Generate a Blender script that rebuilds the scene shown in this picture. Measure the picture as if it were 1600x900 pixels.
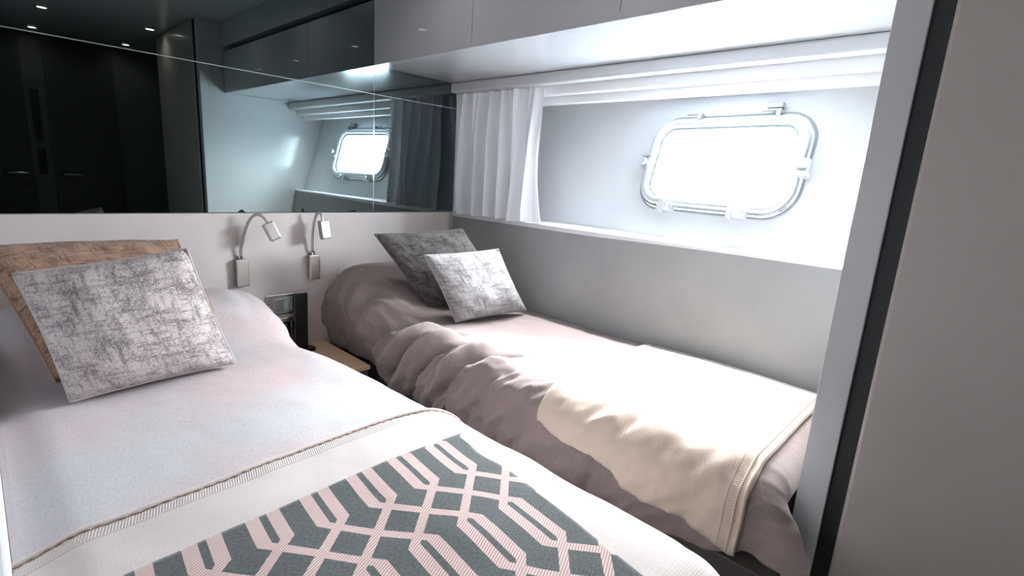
import bpy, bmesh, math, random
import numpy as np
from mathutils import Vector, Matrix, noise

random.seed(7)
SC = bpy.context.scene
COL = SC.collection
for o in list(bpy.data.objects):
    bpy.data.objects.remove(o)

# ------------------------------------------------------------------ camera
CAM = Vector((-1.668, -2.0, 1.087))
RIGHT = Vector((0.69111703, -0.7200162, 0.06272092))
DOWN = Vector((-0.11011321, -0.19066631, -0.9754596))
FWD = Vector((0.71430549, 0.66725035, -0.21105603))
cd = bpy.data.cameras.new('camera')
cd.sensor_width = 36.0
cd.lens = 797.9 / 1600 * 36.0
cd.clip_start = 0.004
cam = bpy.data.objects.new('camera', cd)
COL.objects.link(cam)
mw = Matrix.Identity(4)
for i in range(3):
    mw[i][0] = RIGHT[i]; mw[i][1] = -DOWN[i]; mw[i][2] = -FWD[i]; mw[i][3] = CAM[i]
cam.matrix_world = mw
SC.camera = cam

# ------------------------------------------------------------------ sky, exposure
SC.view_settings.view_transform = 'Standard'
SC.view_settings.look = 'None'
SC.view_settings.gamma = 1.0
SC.view_settings.exposure = 0.35
SC.view_settings.use_curve_mapping = False
SC.cycles.use_denoising = True
SC.cycles.max_bounces = 14
SC.cycles.diffuse_bounces = 8
SC.cycles.glossy_bounces = 6
SC.cycles.transparent_max_bounces = 16
SC.cycles.sample_clamp_indirect = 12
SC.cycles.caustics_reflective = False
SC.cycles.caustics_refractive = False

SKY = 410.0          # overcast daylight outside the porthole
LAMP = 2.3          # each ceiling downlight, watts
BERTH = 16.5         # LED strip tucked up behind the curtain rail, watts
w = bpy.data.worlds.new('overcast_sky')
SC.world = w
w.use_nodes = True
bg = w.node_tree.nodes['Background']
bg.inputs['Color'].default_value = (0.90, 0.965, 1.0, 1)
bg.inputs['Strength'].default_value = SKY
# overcast sky: three times brighter overhead than at the horizon, dim sea below
_n = w.node_tree
_tc = _n.nodes.new('ShaderNodeTexCoord')
_sx = _n.nodes.new('ShaderNodeSeparateXYZ'); _n.links.new(_tc.outputs['Generated'], _sx.inputs[0])
_rp = _n.nodes.new('ShaderNodeValToRGB')
_mr = _n.nodes.new('ShaderNodeMapRange'); _mr.inputs[1].default_value = -1; _mr.inputs[2].default_value = 1
_n.links.new(_sx.outputs[2], _mr.inputs[0]); _n.links.new(_mr.outputs[0], _rp.inputs[0])
_e = _rp.color_ramp.elements
_e[0].position = 0.0; _e[0].color = (.07, .085, .095, 1)
_e[1].position = 1.0; _e[1].color = (.93, .975, 1.0, 1)
for _p, _c in ((.47, (.07, .08, .09, 1)), (.505, (.17, .18, .19, 1)), (.70, (.36, .38, .395, 1)), (.85, (.80, .84, .86, 1))):
    _q = _e.new(_p); _q.color = _c
_n.links.new(_rp.outputs[0], bg.inputs['Color'])

# ------------------------------------------------------------------ materials
def nt_new(name):
    m = bpy.data.materials.new(name)
    m.use_nodes = True
    nt = m.node_tree
    return m, nt, nt.nodes['Principled BSDF']

def N(nt, kind, **kw):
    n = nt.nodes.new(kind)
    for k, v in kw.items():
        if k == 'inp':
            for kk, vv in v.items():
                if isinstance(vv, bpy.types.NodeSocket):
                    nt.links.new(vv, n.inputs[kk])
                else:
                    n.inputs[kk].default_value = vv
        else:
            setattr(n, k, v)
    return n

def M_(nt, op, a, b=None, c=None):
    n = nt.nodes.new('ShaderNodeMath'); n.operation = op
    for i, v in enumerate((a, b, c)):
        if v is None: continue
        if isinstance(v, bpy.types.NodeSocket): nt.links.new(v, n.inputs[i])
        else: n.inputs[i].default_value = v
    return n.outputs[0]

def mixc(nt, f, a, b):
    n = nt.nodes.new('ShaderNodeMix'); n.data_type = 'RGBA'
    for i, v in ((0, f), (6, a), (7, b)):
        if isinstance(v, bpy.types.NodeSocket): nt.links.new(v, n.inputs[i])
        else: n.inputs[i].default_value = v if i == 0 else (*v, 1) if len(v) == 3 else v
    return n.outputs[2]

def ramp(nt, f, lo, hi):
    n = nt.nodes.new('ShaderNodeMapRange')
    nt.links.new(f, n.inputs[0])
    n.inputs[1].default_value = lo; n.inputs[2].default_value = hi
    return n.outputs[0]

def bump(nt, bsdf, h, strength=0.3, dist=0.002):
    b = nt.nodes.new('ShaderNodeBump')
    b.inputs['Strength'].default_value = strength
    b.inputs['Distance'].default_value = dist
    nt.links.new(h, b.inputs['Height'])
    nt.links.new(b.outputs[0], bsdf.inputs['Normal'])

def plain(name, col, rough=0.5, metal=0.0, coat=0.0, spec=0.5, var=0.04, scale=6.0):
    m, nt, p = nt_new(name)
    tc = N(nt, 'ShaderNodeTexCoord')
    nz = N(nt, 'ShaderNodeTexNoise', inp={'Vector': tc.outputs['Object'], 'Scale': scale, 'Detail': 3.0})
    c = mixc(nt, nz.outputs[0], tuple(x * (1 - var) for x in col), tuple(min(1, x * (1 + var)) for x in col))
    nt.links.new(c, p.inputs['Base Color'])
    p.inputs['Roughness'].default_value = rough
    p.inputs['Metallic'].default_value = metal
    p.inputs['Coat Weight'].default_value = coat
    p.inputs['Coat Roughness'].default_value = 0.03
    p.inputs['Specular IOR Level'].default_value = spec
    return m

def emis(name, col, s):
    m, nt, p = nt_new(name)
    p.inputs['Emission Color'].default_value = (*col, 1)
    p.inputs['Emission Strength'].default_value = s
    p.inputs['Base Color'].default_value = (*col, 1)
    return m

def uvv(nt, name='UVMap'):
    n = nt.nodes.new('ShaderNodeUVMap'); n.uv_map = name
    return n.outputs[0]

def linen(name, a, b, weave=420.0, tint_scale=2.6, bstr=0.25):
    m, nt, p = nt_new(name)
    uv = uvv(nt)
    big = N(nt, 'ShaderNodeTexNoise', inp={'Vector': uv, 'Scale': tint_scale, 'Detail': 4.0, 'Roughness': 0.55})
    f = ramp(nt, big.outputs[0], 0.38, 0.62)
    c = mixc(nt, f, a, b)
    mp1 = N(nt, 'ShaderNodeMapping', inp={'Vector': uv, 'Scale': (weave * .18, weave, 1)})
    n1 = N(nt, 'ShaderNodeTexNoise', inp={'Vector': mp1.outputs[0], 'Scale': 1.0, 'Detail': 2.0})
    mp2 = N(nt, 'ShaderNodeMapping', inp={'Vector': uv, 'Scale': (weave, weave * .18, 1)})
    n2 = N(nt, 'ShaderNodeTexNoise', inp={'Vector': mp2.outputs[0], 'Scale': 1.0, 'Detail': 2.0})
    wv = M_(nt, 'ADD', n1.outputs[0], n2.outputs[0])
    g = ramp(nt, wv, 0.7, 1.3)
    c2 = mixc(nt, g, (.88, .88, .88), (1.08, 1.08, 1.08))
    mul = nt.nodes.new('ShaderNodeMix'); mul.data_type = 'RGBA'; mul.blend_type = 'MULTIPLY'
    mul.inputs[0].default_value = 1.0
    nt.links.new(c, mul.inputs[6]); nt.links.new(c2, mul.inputs[7])
    nt.links.new(mul.outputs[2], p.inputs['Base Color'])
    p.inputs['Roughness'].default_value = 0.9
    p.inputs['Specular IOR Level'].default_value = 0.15
    p.inputs['Sheen Weight'].default_value = 0.15
    bump(nt, p, wv, bstr, 0.0015)
    return m

def blanket_mat(name, a, b):
    m, nt, p = nt_new(name)
    uv = uvv(nt)
    hem = uvv(nt, 'hem')
    sep = N(nt, 'ShaderNodeSeparateXYZ', inp={0: hem})
    d = sep.outputs[1]; al = sep.outputs[0]
    big = N(nt, 'ShaderNodeTexNoise', inp={'Vector': uv, 'Scale': 4.0, 'Detail': 4.0})
    c = mixc(nt, ramp(nt, big.outputs[0], .35, .65), a, b)
    rib = M_(nt, 'SINE', M_(nt, 'MULTIPLY', al, 2 * math.pi / 0.0040))
    band = M_(nt, 'MULTIPLY', M_(nt, 'GREATER_THAN', d, 0.011), M_(nt, 'LESS_THAN', d, 0.034))
    zig = M_(nt, 'SINE', M_(nt, 'ADD', M_(nt, 'MULTIPLY', al, 2 * math.pi / 0.0040), M_(nt, 'MULTIPLY', d, 420.0)))
    ribf = M_(nt, 'MULTIPLY', band, M_(nt, 'GREATER_THAN', zig, 0.25))
    c = mixc(nt, M_(nt, 'MULTIPLY', ribf, 0.38), c, tuple(x * .55 for x in a))
    l2 = M_(nt, 'LESS_THAN', M_(nt, 'ABSOLUTE', M_(nt, 'SUBTRACT', d, 0.0365)), 0.0011)
    c = mixc(nt, M_(nt, 'MULTIPLY', l2, .6), c, (.18, .14, .13))
    sepu = N(nt, 'ShaderNodeSeparateXYZ', inp={0: uv})
    fine = M_(nt, 'SINE', M_(nt, 'MULTIPLY', sepu.outputs[1], 2 * math.pi / 0.0042))
    fz = N(nt, 'ShaderNodeTexNoise', inp={'Vector': uv, 'Scale': 260.0, 'Detail': 3.0})
    c = mixc(nt, M_(nt, 'MULTIPLY', ramp(nt, fine, -1, 1), .10), c, tuple(x * .6 for x in a))
    nt.links.new(c, p.inputs['Base Color'])
    p.inputs['Roughness'].default_value = 0.92
    p.inputs['Specular IOR Level'].default_value = 0.12
    p.inputs['Sheen Weight'].default_value = 0.25
    h = M_(nt, 'ADD', M_(nt, 'ADD', M_(nt, 'MULTIPLY', fine, .25), fz.outputs[0]), M_(nt, 'MULTIPLY', M_(nt, 'MULTIPLY', band, zig), .8))
    bump(nt, p, h, 0.3, 0.0015)
    return m

def throw_mat(name):
    """woven charcoal throw with a pale pink trellis of paired zigzag bands"""
    m, nt, p = nt_new(name)
    uv = uvv(nt)
    sep = N(nt, 'ShaderNodeSeparateXYZ', inp={0: uv})
    X, Y = sep.outputs[0], sep.outputs[1]
    ca, sa = math.cos(0.10), math.sin(0.10)
    u = M_(nt, 'ADD', M_(nt, 'MULTIPLY', X, -sa), M_(nt, 'MULTIPLY', Y, -ca))
    v = M_(nt, 'ADD', M_(nt, 'MULTIPLY', X, ca), M_(nt, 'MULTIPLY', Y, -sa))
    pp, S, D, hw = 0.0840, 0.128, 0.105, 0.0100
    u0 = 1.530 - (S + D) / 2
    v0 = -1.0661
    t = M_(nt, 'PINGPONG', M_(nt, 'SUBTRACT', u, u0), S + D)
    g = M_(nt, 'MULTIPLY', M_(nt, 'SUBTRACT', M_(nt, 'MINIMUM', M_(nt, 'MAXIMUM', M_(nt, 'SUBTRACT', t, D / 2), 0.0), S), S / 2), 0.90)
    width = hw
    masks = []
    for op in ('SUBTRACT', 'ADD'):
        q = M_(nt, 'SUBTRACT', M_(nt, op, v, g), v0)
        fr = M_(nt, 'SUBTRACT', M_(nt, 'FLOORED_MODULO', M_(nt, 'ADD', q, pp / 2), pp), pp / 2)
        masks.append(M_(nt, 'LESS_THAN', M_(nt, 'ABSOLUTE', fr), width))
    mask = M_(nt, 'MAXIMUM', *masks)
    fz = N(nt, 'ShaderNodeTexNoise', inp={'Vector': N(nt, 'ShaderNodeMapping', inp={'Vector': uv, 'Scale': (160, 620, 1), 'Rotation': (0, 0, .6)}).outputs[0], 'Scale': 1.0, 'Detail': 4.0})
    dark = mixc(nt, ramp(nt, fz.outputs[0], .35, .7), (.050, .056, .058), (.125, .135, .138))
    st = M_(nt, 'SINE', M_(nt, 'MULTIPLY', M_(nt, 'ADD', M_(nt, 'MULTIPLY', Y, 1.0), M_(nt, 'MULTIPLY', X, -0.45)), 2 * math.pi / 0.0046))
    pink = mixc(nt, ramp(nt, st, -.2, .8), (.40, .285, .27), (.66, .53, .51))
    c = mixc(nt, mask, dark, pink)
    nt.links.new(c, p.inputs['Base Color'])
    p.inputs['Roughness'].default_value = 0.85
    p.inputs['Specular IOR Level'].default_value = 0.2
    p.inputs['Sheen Weight'].default_value = 0.14
    h = M_(nt, 'ADD', M_(nt, 'MULTIPLY', mask, 1.5), M_(nt, 'ADD', M_(nt, 'MULTIPLY', M_(nt, 'MULTIPLY', mask, st), .4), fz.outputs[0]))
    bump(nt, p, h, 0.35, 0.0015)
    return m

def tweed(name, a, b, scale=1.0, thr=(.42, .58)):
    """cross-hatched chenille: warp and weft streaks of thread a over ground b"""
    m, nt, p = nt_new(name)
    uv = uvv(nt)
    def streak(sx, sy, det=3.0):
        mp = N(nt, 'ShaderNodeMapping', inp={'Vector': uv, 'Scale': (sx * scale, sy * scale, 1)})
        return N(nt, 'ShaderNodeTexNoise', inp={'Vector': mp.outputs[0], 'Scale': 1.0, 'Detail': det, 'Roughness': .6}).outputs[0]
    s1 = streak(95, 16); s2 = streak(14, 80); s3 = streak(420, 150); s4 = streak(150, 420); big = streak(16, 13, 3.0)
    k = M_(nt, 'MAXIMUM', s1, s2)
    k = M_(nt, 'ADD', M_(nt, 'MULTIPLY', k, .60), M_(nt, 'MULTIPLY', big, .40))
    k = M_(nt, 'ADD', k, M_(nt, 'MULTIPLY', M_(nt, 'SUBTRACT', M_(nt, 'ADD', s3, s4), 1.0), .42))
    f = ramp(nt, k, thr[0] + .02, thr[1] + .05)
    c = mixc(nt, f, b, a)
    nt.links.new(c, p.inputs['Base Color'])
    p.inputs['Roughness'].default_value = 0.85
    p.inputs['Specular IOR Level'].default_value = 0.2
    p.inputs['Sheen Weight'].default_value = 0.2
    bump(nt, p, M_(nt, 'ADD', M_(nt, 'ADD', s3, s4), f), 0.45, 0.002)
    return m

def leather(name, col, sc=38.0):
    m, nt, p = nt_new(name)
    tc = N(nt, 'ShaderNodeTexCoord')
    n1 = N(nt, 'ShaderNodeTexNoise', inp={'Vector': tc.outputs['Object'], 'Scale': 5.0, 'Detail': 4.0})
    n2 = N(nt, 'ShaderNodeTexNoise', inp={'Vector': tc.outputs['Object'], 'Scale': sc * 6, 'Detail': 3.0})
    c = mixc(nt, ramp(nt, n1.outputs[0], .3, .7), tuple(x * .93 for x in col), tuple(x * 1.05 for x in col))
    nt.links.new(c, p.inputs['Base Color'])
    p.inputs['Roughness'].default_value = 0.55
    p.inputs['Specular IOR Level'].default_value = 0.35
    bump(nt, p, n2.outputs[0], 0.12, 0.001)
    return m

def wood(name, a, b, axis=0):
    m, nt, p = nt_new(name)
    tc = N(nt, 'ShaderNodeTexCoord')
    sc = [22, 22, 22]; sc[axis] = 1.6
    mp = N(nt, 'ShaderNodeMapping', inp={'Vector': tc.outputs['Object'], 'Scale': sc})
    n1 = N(nt, 'ShaderNodeTexNoise', inp={'Vector': mp.outputs[0], 'Scale': 1.6, 'Detail': 5.0, 'Distortion': .6})
    nt.links.new(mixc(nt, ramp(nt, n1.outputs[0], .35, .65), a, b), p.inputs['Base Color'])
    p.inputs['Roughness'].default_value = 0.4
    return m

def pane_mat(name):
    m = bpy.data.materials.new(name); m.use_nodes = True
    nt = m.node_tree; nt.nodes.clear()
    out = nt.nodes.new('ShaderNodeOutputMaterial')
    tr = nt.nodes.new('ShaderNodeBsdfTransparent'); tr.inputs[0].default_value = (.96, .985, 1, 1)
    gl = nt.nodes.new('ShaderNodeBsdfGlossy'); gl.inputs['Roughness'].default_value = .02
    mx = nt.nodes.new('ShaderNodeMixShader')
    fr = nt.nodes.new('ShaderNodeFresnel'); fr.inputs[0].default_value = 1.35
    nt.links.new(fr.outputs[0], mx.inputs[0]); nt.links.new(tr.outputs[0], mx.inputs[1]); nt.links.new(gl.outputs[0], mx.inputs[2])
    nt.links.new(mx.outputs[0], out.inputs[0])
    return m

def curtain_mat(name):
    m = bpy.data.materials.new(name); m.use_nodes = True
    nt = m.node_tree; nt.nodes.clear()
    out = nt.nodes.new('ShaderNodeOutputMaterial')
    uv = uvv(nt)
    mp = N(nt, 'ShaderNodeMapping', inp={'Vector': uv, 'Scale': (420, 420, 1)})
    nz = N(nt, 'ShaderNodeTexNoise', inp={'Vector': mp.outputs[0], 'Scale': 1.0})
    c = mixc(nt, nz.outputs[0], (.86, .86, .89), (.95, .95, .97))
    d = nt.nodes.new('ShaderNodeBsdfDiffuse'); t = nt.nodes.new('ShaderNodeBsdfTranslucent')
    nt.links.new(c, d.inputs[0]); nt.links.new(c, t.inputs[0])
    mx = nt.nodes.new('ShaderNodeMixShader'); mx.inputs[0].default_value = .20
    nt.links.new(d.outputs[0], mx.inputs[1]); nt.links.new(t.outputs[0], mx.inputs[2])
    nt.links.new(mx.outputs[0], out.inputs[0])
    return m

MAT = dict(
    head=leather('beige_leatherette', (.51, .465, .45)),
    side=leather('grey_leatherette', (.35, .357, .36)),
    hull=plain('hull_white_paint', (.77, .785, .80), .45, var=.015),
    foot=plain('white_gloss_lacquer', (.88, .88, .88), .12, coat=.6, var=.01),
    cab0=plain('fascia_paint', (.60, .61, .63), .4, var=.01),
    soffit=plain('white_soffit_lacquer', (.52, .53, .545), .14, coat=.35, var=.01),
    cab=plain('grey_lacquer', (.43, .44, .475), .30, coat=.5, var=.02),
    strip=plain('partition_edge_lacquer', (.50, .505, .525), .28, coat=.4, var=.02),
    panel=plain('taupe_lacquer', (.40, .37, .35), .38, coat=.2, var=.03, scale=14),
    black=plain('black_rubber', (.012, .013, .015), .5),
    blackgloss=plain('black_plastic', (.008, .008, .010), .25),
    dark=plain('dark_slot', (.02, .02, .022), .7),
    mirror=None,
    seam=plain('mirror_edge_glass', (.55, .60, .60), .15, metal=.6),
    rail=plain('white_rail', (.86, .86, .87), .3),
    chrome=plain('polished_steel', (.78, .80, .82), .14, metal=1.0, var=.02),
    satin=plain('satin_nickel', (.50, .48, .46), .32, metal=1.0, var=.03),
    frame=plain('porthole_frame_metal', (.80, .83, .85), .30, metal=.45, var=.02),
    gasket=plain('grey_gasket', (.30, .34, .36), .5),
    linenL=linen('linen_duvet', (.53, .425, .43), (.49, .49, .505)),
    linenR=linen('linen_duvet_taupe', (.22, .178, .174), (.265, .218, .212)),
    blanketL=blanket_mat('cream_wool', (.52, .465, .45), (.58, .535, .52)),
    blanketR=blanket_mat('oat_wool', (.50, .415, .355), (.55, .465, .405)),
    thread=plain('brown_thread', (.22, .14, .105), .9),
    throw=throw_mat('trellis_weave'),
    tweedL=tweed('grey_pink_tweed', (.20, .17, .168), (.60, .535, .53)),
    tweedR=tweed('silver_tweed', (.13, .122, .126), (.40, .39, .395), 1.1),
    tweedB=tweed('brown_chenille', (.12, .066, .042), (.40, .25, .18), 1.5),
    tweedD=tweed('charcoal_chenille', (.022, .020, .020), (.15, .135, .13), 1.4, (.36, .58)),
    basegrey=plain('bed_base_grey', (.11, .105, .10), .5),
    mattress=plain('mattress_white', (.7, .7, .7), .9),
    oak=wood('light_oak', (.56, .40, .27), (.66, .49, .34), 0),
    floor=wood('dark_walnut_floor', (.035, .025, .02), (.07, .05, .04), 1),
    ceil=plain('ceiling_panel', (.50, .52, .52), .25, coat=.4, var=.02),
    door=plain('dark_door', (.04, .042, .046), .35, var=.05),
    jamb=plain('door_jamb', (.10, .105, .11), .35),
    lens=emis('lamp_lens', (1.0, .86, .70), 28.0),
    pane=pane_mat('porthole_glass'),
    curtain=curtain_mat('white_voile'),
    ledge=plain('white_ledge', (.80, .80, .82), .4),
)
mm, nt, p = nt_new('smoked_mirror')
p.inputs['Base Color'].default_value = (.165, .20, .205, 1)
p.inputs['Metallic'].default_value = 1.0
p.inputs['Roughness'].default_value = 0.012
MAT['mirror'] = mm

# ------------------------------------------------------------------ builders
def link_mesh(name, me, mat, parent=None):
    o = bpy.data.objects.new(name, me)
    COL.objects.link(o)
    if mat is not None: me.materials.append(MAT[mat])
    if parent is not None: o.parent = parent
    return o

def obj(name, bm, mat, parent=None, smooth=False, bevel=0.0, seg=2):
    me = bpy.data.meshes.new(name)
    bmesh.ops.recalc_face_normals(bm, faces=bm.faces)
    if smooth:
        for f in bm.faces: f.smooth = True
    bm.to_mesh(me); bm.free()
    o = link_mesh(name, me, mat, parent)
    if bevel > 0:
        b = o.modifiers.new('bevel', 'BEVEL'); b.width = bevel; b.segments = seg; b.limit_method = 'ANGLE'
        b.angle_limit = math.radians(40)
    return o

def tag(o, label, cat, group=None, kind=None):
    o['label'] = label; o['category'] = cat
    if group: o['group'] = group
    if kind: o['kind'] = kind
    return o

def struct(o, label=None):
    o['kind'] = 'structure'
    if label: o['label'] = label
    return o

def empty(name, loc=(0, 0, 0)):
    o = bpy.data.objects.new(name, None)
    o.location = loc; o.empty_display_size = .05
    COL.objects.link(o)
    return o

def add_box(bm, x0, x1, y0, y1, z0, z1, mat=None):
    vs = [bm.verts.new((x, y, z)) for z in (z0, z1) for y in (y0, y1) for x in (x0, x1)]
    if mat is not None:
        for v_ in vs: v_.co = mat @ v_.co
    for f in ((0, 1, 3, 2), (4, 6, 7, 5), (0, 4, 5, 1), (2, 3, 7, 6), (0, 2, 6, 4), (1, 5, 7, 3)):
        bm.faces.new([vs[i] for i in f])
    return vs

def box(name, x0, x1, y0, y1, z0, z1, mat, parent=None, bevel=0.0, seg=2):
    """axis-aligned box, world coordinates; the parent may be an Empty that sits elsewhere"""
    bm = bmesh.new()
    add_box(bm, x0, x1, y0, y1, z0, z1)
    off = Vector((0, 0, 0))
    if parent is not None:
        q = parent
        while q is not None:
            off += Vector(q.location); q = q.parent
    bmesh.ops.translate(bm, verts=bm.verts, vec=-off)
    return obj(name, bm, mat, parent, bevel=bevel, seg=seg)

def tube(bm, pts, rad, seg=10, closed=False):
    pts = [Vector(p_) for p_ in pts]
    n = len(pts)
    rads = rad if isinstance(rad, (list, tuple)) else [rad] * n
    rings = []
    prev = None
    for i, p_ in enumerate(pts):
        if closed: t = pts[(i + 1) % n] - pts[i - 1]
        else: t = pts[min(i + 1, n - 1)] - pts[max(i - 1, 0)]
        t.normalize()
        if prev is None:
            a = Vector((0, 0, 1)) if abs(t.z) < .9 else Vector((1, 0, 0))
            u_ = t.cross(a).normalized()
        else:
            u_ = (prev - t * prev.dot(t)).normalized()
        prev = u_
        w_ = t.cross(u_)
        rings.append([bm.verts.new(p_ + (u_ * math.cos(2 * math.pi * k / seg) + w_ * math.sin(2 * math.pi * k / seg)) * rads[i]) for k in range(seg)])
    for i in range(n if closed else n - 1):
        a, b = rings[i], rings[(i + 1) % n]
        for k in range(seg):
            bm.faces.new((a[k], a[(k + 1) % seg], b[(k + 1) % seg], b[k]))
    if not closed:
        bm.faces.new(rings[0][::-1]); bm.faces.new(rings[-1])

def catmull(pts, n=6):
    pts = [Vector(p_) for p_ in pts]
    P = [pts[0]] + pts + [pts[-1]]
    out = []
    for i in range(1, len(P) - 2):
        for k in range(n):
            t = k / n
            a, b, c, d = P[i - 1], P[i], P[i + 1], P[i + 2]
            out.append(.5 * ((2 * b) + (c - a) * t + (2 * a - 5 * b + 4 * c - d) * t * t + (3 * b - a - 3 * c + d) * t ** 3))
    out.append(pts[-1])
    return out

def sm(a, b, x):
    t = max(0.0, min(1.0, (x - a) / (b - a)))
    return t * t * (3 - 2 * t)

def gs(x, c, s):
    return math.exp(-((x - c) / s) ** 2)

def grid_mesh(name, P, mat, parent=None, uv=None, hem=None, close_j=False):
    """P[i][j] -> Vector grid, smooth shaded, with UVs in metres"""
    ni, nj = len(P), len(P[0])
    verts = [tuple(P[i][j]) for i in range(ni) for j in range(nj)]
    faces = [(i * nj + j, i * nj + j + 1, (i + 1) * nj + j + 1, (i + 1) * nj + j) for i in range(ni - 1) for j in range(nj - 1)]
    me = bpy.data.meshes.new(name)
    me.from_pydata(verts, [], faces)
    me.polygons.foreach_set('use_smooth', [True] * len(faces))
    for nm, U in (('UVMap', uv), ('hem', hem)):
        if U is None: continue
        lay = me.uv_layers.new(name=nm)
        flat = [U[i][j] for i in range(ni) for j in range(nj)]
        dat = []
        for f in faces:
            for k in f: dat += [flat[k][0], flat[k][1]]
        lay.data.foreach_set('uv', dat)
    me.update()
    return link_mesh(name, me, mat, parent)

def solid(o, t, off=1.0):
    s = o.modifiers.new('thickness', 'SOLIDIFY'); s.thickness = t; s.offset = off
    return o

# ------------------------------------------------------------------ room shell
ZC = 1.93      # ceiling
ZS = 1.505     # soffit under the overhead cabinets
ZP = 0.90      # top of headboard panels
XCAB = -0.448
XL = -2.06; YB = -3.55; XR = 0.55

struct(box('floor', XL - .05, XR, YB - .05, .06, -.05, 0, 'floor'))
struct(box('ceiling', XL - .05, XR, YB - .05, .06, ZC, ZC + .05, 'ceil'))
struct(box('wall_head', XL - .05, XR, .014, .07, 0, ZC, 'cab'))
struct(box('wall_left', XL - .06, XL, YB, .014, 0, ZC, 'ledge'))
struct(box('wall_back', XL, XR, YB - .06, YB, 0, ZC, 'jamb'))
struct(box('wall_right', XR - .02, XR + .05, YB, -1.87, 0, ZC, 'jamb'))
struct(box('wall_foot', -.585, XR, -1.856, -1.806, 0, ZC, 'foot'))
# the end face of that partition, seen from the camera as a tall grey strip
struct(box('trim_1', -.5868, -.5849, -1.8555, -1.8065, 0, ZC, 'strip', bevel=.0008))

# hull side: flaring plane  x = hx(y, z)
def hx(y, z):
    return .282 + .11 * (y + .974) + .30 * (z - 1.317)
PC = Vector((0, -1.222, 1.178)); PC.x = hx(PC.y, PC.z)
PU = Vector((-.11, -1, 0)).normalized()          # towards the foot of the berth
PV = Vector((.30, 0, 1)); PV = (PV - PU * PV.dot(PU)).normalized()
PN = PV.cross(PU)                                # into the cabin
if PN.x > 0: PN = -PN
GW, GH, GR = .262, .140, .062                    # half width, half height, corner radius of the glass

def rrect(hw_, hh, r, n=10):
    pts = []
    for cx, cy, a0 in ((hw_ - r, hh - r, 0), (-hw_ + r, hh - r, 90), (-hw_ + r, -hh + r, 180), (hw_ - r, -hh + r, 270)):
        for k in range(n + 1):
            a = math.radians(a0 + 90 * k / n)
            pts.append((cx + r * math.cos(a), cy + r * math.sin(a)))
    return pts

def pl(u, v, n=0.0):
    return PC + PU * u + PV * v + PN * n

bm = bmesh.new()
inner = rrect(GW + .012, GH + .012, GR + .012)
n_in = len(inner)
# outer boundary of the hull sheet in plane coordinates, sampled radially to match the hole
ub0, ub1, vb0, vb1 = -1.26, .72, -.36, .36
outer = []
for (a, b) in inner:
    sx = (ub1 / a) if a > 0 else (ub0 / a) if a < 0 else 1e9
    sy = (vb1 / b) if b > 0 else (vb0 / b) if b < 0 else 1e9
    k = min(abs(sx), abs(sy))
    outer.append((a * k, b * k))
vi = [bm.verts.new(pl(a, b)) for a, b in inner]
vo = [bm.verts.new(pl(a, b)) for a, b in outer]
vs_ = [bm.verts.new(pl(a, b, -.06)) for a, b in inner]
for i in range(n_in):
    j = (i + 1) % n_in
    bm.faces.new((vi[i], vi[j], vo[j], vo[i]))
    bm.faces.new((vi[i], vs_[i], vs_[j], vi[j]))
corners = [(ub1, vb1), (ub0, vb1), (ub0, vb0), (ub1, vb0)]
for (cu, cv) in corners:     # fill the corner triangles
    best = [i for i in range(n_in) if (abs(outer[i][0] - cu) < 1e-6 or abs(outer[i][1] - cv) < 1e-6)]
    for i in range(n_in):
        j = (i + 1) % n_in
        a, b = outer[i], outer[j]
        if {round(a[0] == cu or abs(a[0] - cu) < 1e-6), round(abs(b[0] - cu) < 1e-6)} == {0, 1} and \
           ((abs(a[1] - cv) < 1e-6) != (abs(b[1] - cv) < 1e-6)):
            c = bm.verts.new(pl(cu, cv))
            bm.faces.new((vo[i], vo[j], c))
struct(obj('wall_hull', bm, 'hull'))

# porthole --------------------------------------------------------------
win = empty('window_1', PC)
struct(win, 'rounded rectangular metal porthole in the white hull wall above the far berth')

def pobj(name, bm, mat, parent=win, smooth=False, bevel=0.0):
    base = Vector((0, 0, 0)); q = parent
    while q is not None: base += Vector(q.location); q = q.parent
    bmesh.ops.translate(bm, verts=bm.verts, vec=-base)
    return obj(name, bm, mat, parent, smooth, bevel)

def ring(sections, n=10):
    """sections: list of (grow, normal offset) swept round the glass outline, closed"""
    b = bmesh.new(); L = []
    for g_, nn in sections:
        L.append([b.verts.new(pl(x, y, nn)) for x, y in rrect(GW + g_, GH + g_, GR + g_, n)])
    m_ = len(L[0])
    for s in range(len(L)):
        A, B = L[s], L[(s + 1) % len(L)]
        for i in range(m_):
            j = (i + 1) % m_
            b.faces.new((A[i], A[j], B[j], B[i]))
    return b
pobj('window_flange', ring([(.010, .001), (.010, .012), (.034, .012), (.040, .008), (.040, .001)]), 'chrome', smooth=False, bevel=.002)
pobj('window_gap_shade', ring([(.036, .0003), (.036, .005), (.045, .005), (.046, .0003)]), 'gasket')  # dark ring added under the flange to stand in for its gap shadow
pobj('window_frame', ring([(-.002, .010), (-.002, .024), (.004, .032), (.020, .034), (.028, .028), (.030, .0125)]), 'frame', smooth=True)
pobj('window_gasket', ring([(-.010, .004), (-.010, .012), (-.002, .013), (-.002, .004)]), 'gasket')
b = bmesh.new()
pts = rrect(GW - .004, GH - .004, GR - .004)
f1 = [b.verts.new(pl(x, y, .006)) for x, y in pts]
b.faces.new(f1)
pobj('window_pane', b, 'pane')

def pmat(u, v, n=0.0, rot=0.0):
    m4 = Matrix.Identity(4)
    c, s = math.cos(rot), math.sin(rot)
    A = PU * c + PV * s; B = -PU * s + PV * c
    o_ = pl(u, v, n)
    for i in range(3):
        m4[i][0] = A[i]; m4[i][1] = B[i]; m4[i][2] = PN[i]; m4[i][3] = o_[i]
    return m4

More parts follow.
